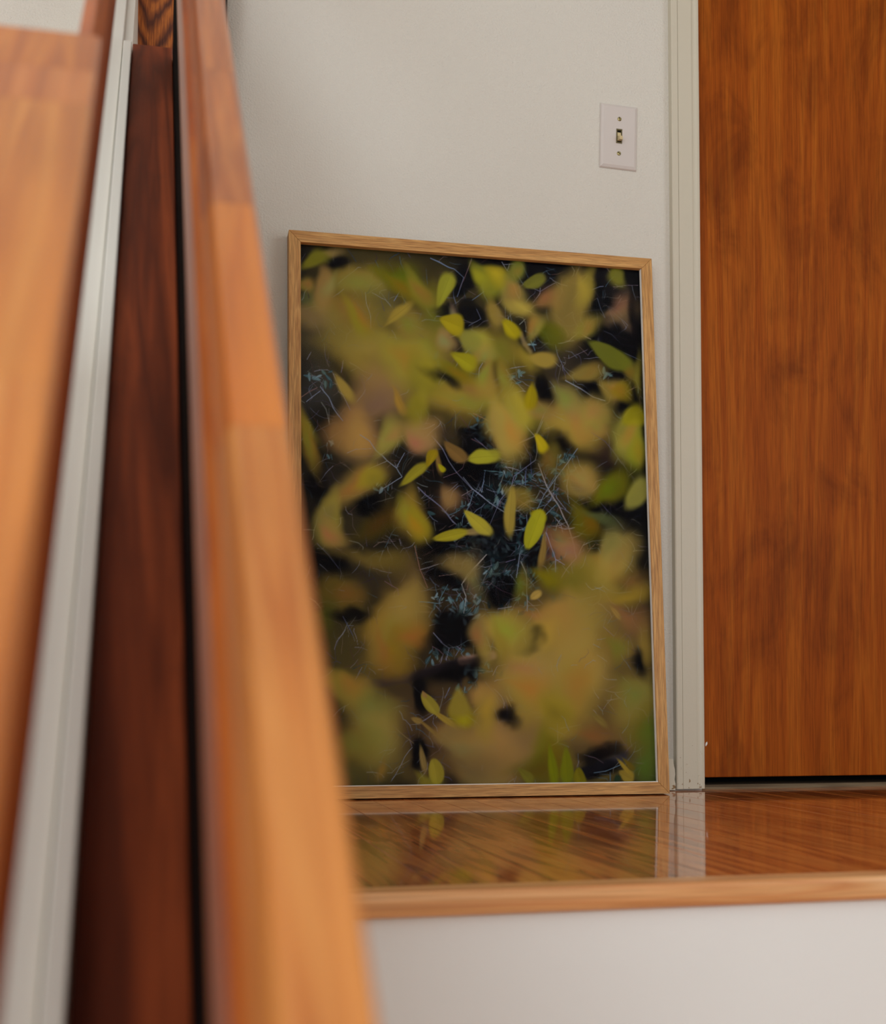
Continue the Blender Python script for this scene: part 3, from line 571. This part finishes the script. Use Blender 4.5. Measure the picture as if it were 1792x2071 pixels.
VEIL = [(90,330,330,620,0,'4a4228',60,40),(190,110,380,240,10,'746628',45,55),(290,260,440,190,15,'7c6a28',45,55),(430,300,300,260,0,'5c5026',50,35),
 (480,800,420,430,10,'7c6830',60,60),(70,860,280,300,0,'5e5426',50,55),(230,720,260,300,20,'5e4c28',55,40),(330,900,420,180,0,'6c5230',45,60)]
PMW, PMH = 657.0, 985.0
NX, NY = 600, 900
INK_GAIN = np.array((1.24, 1.20, 1.35))
def paint_print():
    rs = random.Random(11)
    img = np.zeros((NY, NX, 3)); img[:] = (.0022, .0022, .0040)
    sx, sy = (NX-1)/PMW, (NY-1)/PMH
    nr = np.random.RandomState(5)
    def field(cell):          # smooth random field, for ragged outlines
        w_, h_ = int(PMW/cell)+3, int(PMH/cell)+3; g_ = nr.uniform(-1, 1, (h_, w_))
        fx = np.arange(NX)/sx/cell; fy = np.arange(NY)/sy/cell
        ix, iy = fx.astype(int), fy.astype(int); tx, ty = fx-ix, fy-iy
        tx = (tx*tx*(3-2*tx))[None, :]; ty = (ty*ty*(3-2*ty))[:, None]
        q = lambda a_, b_: g_[np.ix_(iy+a_, ix+b_)]
        return (q(0, 0)*(1-tx)+q(0, 1)*tx)*(1-ty)+(q(1, 0)*(1-tx)+q(1, 1)*tx)*ty
    WX, WY = field(44)+.45*field(19)+.12*field(8), field(44)+.45*field(19)+.12*field(8)
    def blend(x0, x1, y0, y1, fn, col, al, warp=0.0):
        a, b = max(0, int(x0*sx)), min(NX, int(x1*sx)+2); c, d = max(0, int(y0*sy)), min(NY, int(y1*sy)+2)
        if a >= b or c >= d: return
        X, Y = np.meshgrid(np.arange(a, b)/sx, np.arange(c, d)/sy)
        if warp: X = X+WX[c:d, a:b]*warp; Y = Y+WY[c:d, a:b]*warp
        m = (fn(X, Y)*al)[..., None]
        # composite in a perceptual space, as a lens blur of a graded picture looks
        base = img[c:d, a:b]
        img[c:d, a:b] = (base**.6*(1-m)+np.array(col)**.6*m)**(1/.6)
    def soft(x, y, L, W, ang, col, sg, al, leaf=True, vein=False):
        ca_, sa = math.cos(math.radians(ang)), math.sin(math.radians(ang)); l, w = L/2, W/2; R = max(l, w)+4*sg+8
        ph = rs.uniform(0, 6.28); sg = max(.55, sg*(1.3 if sg > 1.2 else 1.15))
        def fn(X, Y):
            u = ((X-x)*ca_+(Y-y)*sa)/l; v = (-(X-x)*sa+(Y-y)*ca_)/w
            if leaf:   # pointed towards one end, blunt at the other
                k = 1.0+.35*u; v = v/np.clip(k, .3, 1.5)
            r = np.sqrt(u*u+v*v)+1e-6
            r = r*(1+.06*np.sin(3*np.arctan2(v, u)+ph))
            d = (1-r)*min(l, w)
            q = np.clip(d/(2*sg+.3)+.5, 0, 1)
            return q*q*(3-2*q)
        blend(x-R*1.3, x+R*1.3, y-R*1.3, y+R*1.3, fn, col, al/100, (min(12., 2+sg*1.0) if not leaf else 0.6 if sg < 2 else min(6., .8+sg*.35)))
    def line(P, wd, col, al=.9, sg=.5, taper=.5):
        n = len(P)-1
        for i in range(n):
            (ax, ay), (bx, by) = P[i], P[i+1]
            w0 = wd*(1-taper*i/max(1, n))/2
            dx, dy = bx-ax, by-ay; q = dx*dx+dy*dy+1e-6; m = w0+2*sg
            def fn(X, Y):
                s = np.clip(((X-ax)*dx+(Y-ay)*dy)/q, 0, 1)
                d = np.hypot(X-ax-s*dx, Y-ay-s*dy)
                k = np.clip((w0-d)/(2*sg)+.5, 0, 1); return k*k*(3-2*k)
            blend(min(ax, bx)-m, max(ax, bx)+m, min(ay, by)-m, max(ay, by)+m, fn, col, al)
    def pts(v): return [(v[i], v[i+1]) for i in range(0, len(v), 2)]
    for h in HAZE: soft(*h[:5], lin(h[5])[:3], h[6], h[7], leaf=False)
    for v_ in VEIL: soft(*v_[:5], lin(v_[5])[:3], v_[6], v_[7], leaf=False)
    for h in GAPS: soft(*h[:5], lin(h[5])[:3], h[6], h[7], leaf=False)
    # fine background twigs, everywhere behind the leaves
    cols = ['6f7c92', '4e4a5e', '6c5a54', '868a98', '46606c', '5a4038', '777c70', '30404c', '3a2c34']
    for k in range(1500):
        x, y = rs.uniform(0, PMW), rs.uniform(0, PMH); a = rs.uniform(0, 6.28); P = [(x, y)]
        for j in range(rs.randint(2, 5)):
            a += rs.gauss(0, .35); s = rs.uniform(4, 15); x += s*math.cos(a); y += s*math.sin(a); P.append((x, y))
        line(P, rs.uniform(.9, 2.0), lin(rs.choice(cols))[:3], rs.uniform(.35, .85), .5)
    for k in range(420):      # denser thicket in the middle of the picture, where the lens was focused
        x, y = rs.gauss(400, 75), rs.gauss(520, 130); a = rs.uniform(0, 6.28); P = [(x, y)]
        for j in range(rs.randint(2, 4)):
            a += rs.gauss(0, .3); s = rs.uniform(5, 16); x += s*math.cos(a); y += s*math.sin(a); P.append((x, y))
        line(P, rs.uniform(.8, 1.7), lin(rs.choice(['6f7c92', '8d96a8', '50707a', '5c4a52', '34505a', '7c8884']))[:3], rs.uniform(.4, .9), .45)
    for k in range(260):
        x, y = rs.gauss(400, 60), rs.gauss(545, 120); l = rs.uniform(6, 16); an = rs.uniform(0, 360)
        soft(x, y, l, l*rs.uniform(.35, .5), an, lin(rs.choice(['16282c', '1e383c', '2a484a', '365658', '44686c']))[:3], .6, 85)
    for t_ in TWIGS:
        P = pts(t_[2:]); Q = []
        for (ax, ay), (bx, by) in zip(P[:-1], P[1:]):
            Q += [(ax, ay), ((ax+bx)/2+rs.gauss(0, .7), (ay+by)/2+rs.gauss(0, .7))]
        Q.append(P[-1]); line(Q, t_[0]*1.15, lin(t_[1])[:3], .92, .45, .35)
        for k in range(len(Q)//2+1):      # side shoots
            x, y = rs.choice(Q); a = rs.uniform(0, 6.28); s = rs.uniform(5, 16)
            line([(x, y), (x+s*math.cos(a), y+s*math.sin(a))], max(.7, t_[0]*.5), lin(rs.choice(['7a6468', '8a8f9c', '6f8088']))[:3], .7, .45)
    teal = ['344f50', '466465', '5c7a7c', '223838', '70898c', '2c423c', '50695f', '3c5c60']
    for (x, y, rx, ry, n, s) in SPRIGS:
        for k in range(n):
            a, r = rs.uniform(0, 6.28), math.sqrt(rs.random())
            px_, py_ = x+rx*r*math.cos(a), y+ry*r*math.sin(a); l = s*rs.uniform(.55, 1.15); an = rs.uniform(0, 360)
            soft(px_, py_, l, l*rs.uniform(.32, .5), an, lin(rs.choice(teal))[:3], .6, 90)
            ca_, sa = math.cos(math.radians(an)), math.sin(math.radians(an))
            line([(px_-ca_*l*.45, py_-sa*l*.45), (px_+ca_*l*.4, py_+sa*l*.4)], .7, lin('9fb8b8')[:3], .35, .4)
    for t_ in STEMS: line(pts(t_[3:]), t_[0], lin(t_[1])[:3], .95, t_[2]*1.2, .1)
    def leaf_(h):
        c = lin(h[5])[:3]; c = tuple(v*.62+u*.38 for v, u in zip(c, (.30, .225, .04))) if c[0] > 1.45*c[1] else c; j = rs.uniform(.92, 1.08); k = 1.0 if h[6] < 3.5 else 1.1
        soft(h[0], h[1], h[2]*k, h[3]*k, h[4], tuple(v*j for v in c), h[6]*(1.0 if h[6] < 3.5 else 1.35), h[7] if h[6] < 4 else h[7]*.82)
        if 4 < h[6] < 16:                 # uneven light inside the blurred leaves
            soft(h[0]+rs.uniform(-.2, .2)*h[2], h[1]+rs.uniform(-.2, .2)*h[3], h[2]*.5, h[3]*.5, h[4]+rs.uniform(-25, 25), tuple(v*rs.choice((.62, .75, 1.22, 1.3)) for v in c), h[6]*1.5, 60)
        if h[6] < 3.2:                    # the sharper leaves show a midrib and a lighter side
            x, y, L, W, an = h[:5]; ca_, sa = math.cos(math.radians(an)), math.sin(math.radians(an))
            soft(x-sa*W*.14, y+ca_*W*.14, L*.8, W*.4, an, tuple(v*1.18 for v in c), h[6]*1.2, 55)
            line([(x-ca_*L*.44, y-sa*L*.44), (x+ca_*L*.46, y+sa*L*.46)], .9, tuple(v*.7 for v in c), .5, .6)
    order = sorted(LEAVES, key=lambda z: -z[6])
    for h in order:
        if h[6] > 9: leaf_(h)
    for h in GAPS: soft(h[0], h[1], h[2]*1.15, h[3]*1.15, h[4], lin(h[5])[:3], h[6]*1.3, 72, leaf=False)
    for t_ in TWIGS: line(pts(t_[2:]), t_[0]*1.1, lin(t_[1])[:3], .6, .5, .35)
    for k in range(260):
        x, y = rs.uniform(0, PMW), rs.uniform(0, PMH); a = rs.uniform(0, 6.28); P = [(x, y)]
        for j in range(rs.randint(2, 4)):
            a += rs.gauss(0, .4); s = rs.uniform(4, 12); x += s*math.cos(a); y += s*math.sin(a); P.append((x, y))
        line(P, rs.uniform(.8, 1.5), lin(rs.choice(['9a9a8c', '8a7c64', '7c8a94', '6c5a54']))[:3], rs.uniform(.15, .45), .6)
    for h in order:
        if h[6] <= 9: leaf_(h)
    lum = np.maximum(img@np.array((.3, .6, .1)), 1e-4)[..., None]      # a touch of print contrast
    return np.clip(img*(lum/.24)**.16*INK_GAIN, 0, .9)


t = NT('photographic_print')
at = t.n('ShaderNodeAttribute'); at.attribute_name = 'ink'
M['print'] = t.fin(at.outputs['Color'], .7, .03)
me = bpy.data.meshes.new('print')
iw, ih = PWID-2*FW, PHGT-2*FW
gx, gy = np.meshgrid(np.linspace(0, 1, NX), np.linspace(0, 1, NY))
co = np.stack([FW+gx*iw, np.full_like(gx, .0115), PHGT-FW-gy*ih], -1).reshape(-1, 3).astype(np.float32)
ii = np.arange(NX*NY).reshape(NY, NX)
quads = np.stack([ii[1:, :-1], ii[1:, 1:], ii[:-1, 1:], ii[:-1, :-1]], -1).reshape(-1, 4).astype(np.int32)
nf = len(quads)
me.vertices.add(len(co)); me.vertices.foreach_set('co', co.ravel())
me.loops.add(nf*4); me.loops.foreach_set('vertex_index', quads.ravel())
me.polygons.add(nf); me.polygons.foreach_set('loop_start', np.arange(nf, dtype=np.int32)*4)
me.update(calc_edges=True)
ca = me.color_attributes.new('ink', 'FLOAT_COLOR', 'POINT')
ink = paint_print()
ca.data.foreach_set('color', np.concatenate([ink, np.ones((NY, NX, 1))], -1).astype(np.float32).ravel())
me.materials.append(M['print'])
po_ = bpy.data.objects.new('print', me); C.objects.link(po_); po_.parent = pc
po_['label'] = 'photograph of yellow leaves and thin twigs'

# acrylic pane in front of the print
t = NT('clear_pane'); t.t.nodes.remove(t.b)
tr = t.n('ShaderNodeBsdfTransparent'); gl = t.n('ShaderNodeBsdfGlossy'); gl.inputs['Roughness'].default_value = .06
fr = t.n('ShaderNodeFresnel'); fr.inputs['IOR'].default_value = 1.13
mx = t.n('ShaderNodeMixShader'); t.l(fr.outputs[0], mx.inputs[0]); t.l(tr.outputs[0], mx.inputs[1]); t.l(gl.outputs[0], mx.inputs[2]); t.l(mx.outputs[0], t.out.inputs[0])
box('pane', FW+.0003, PWID-FW-.0012, .0100, .0110, FW+.0018, PHGT-FW-.0003, t.m, pc)
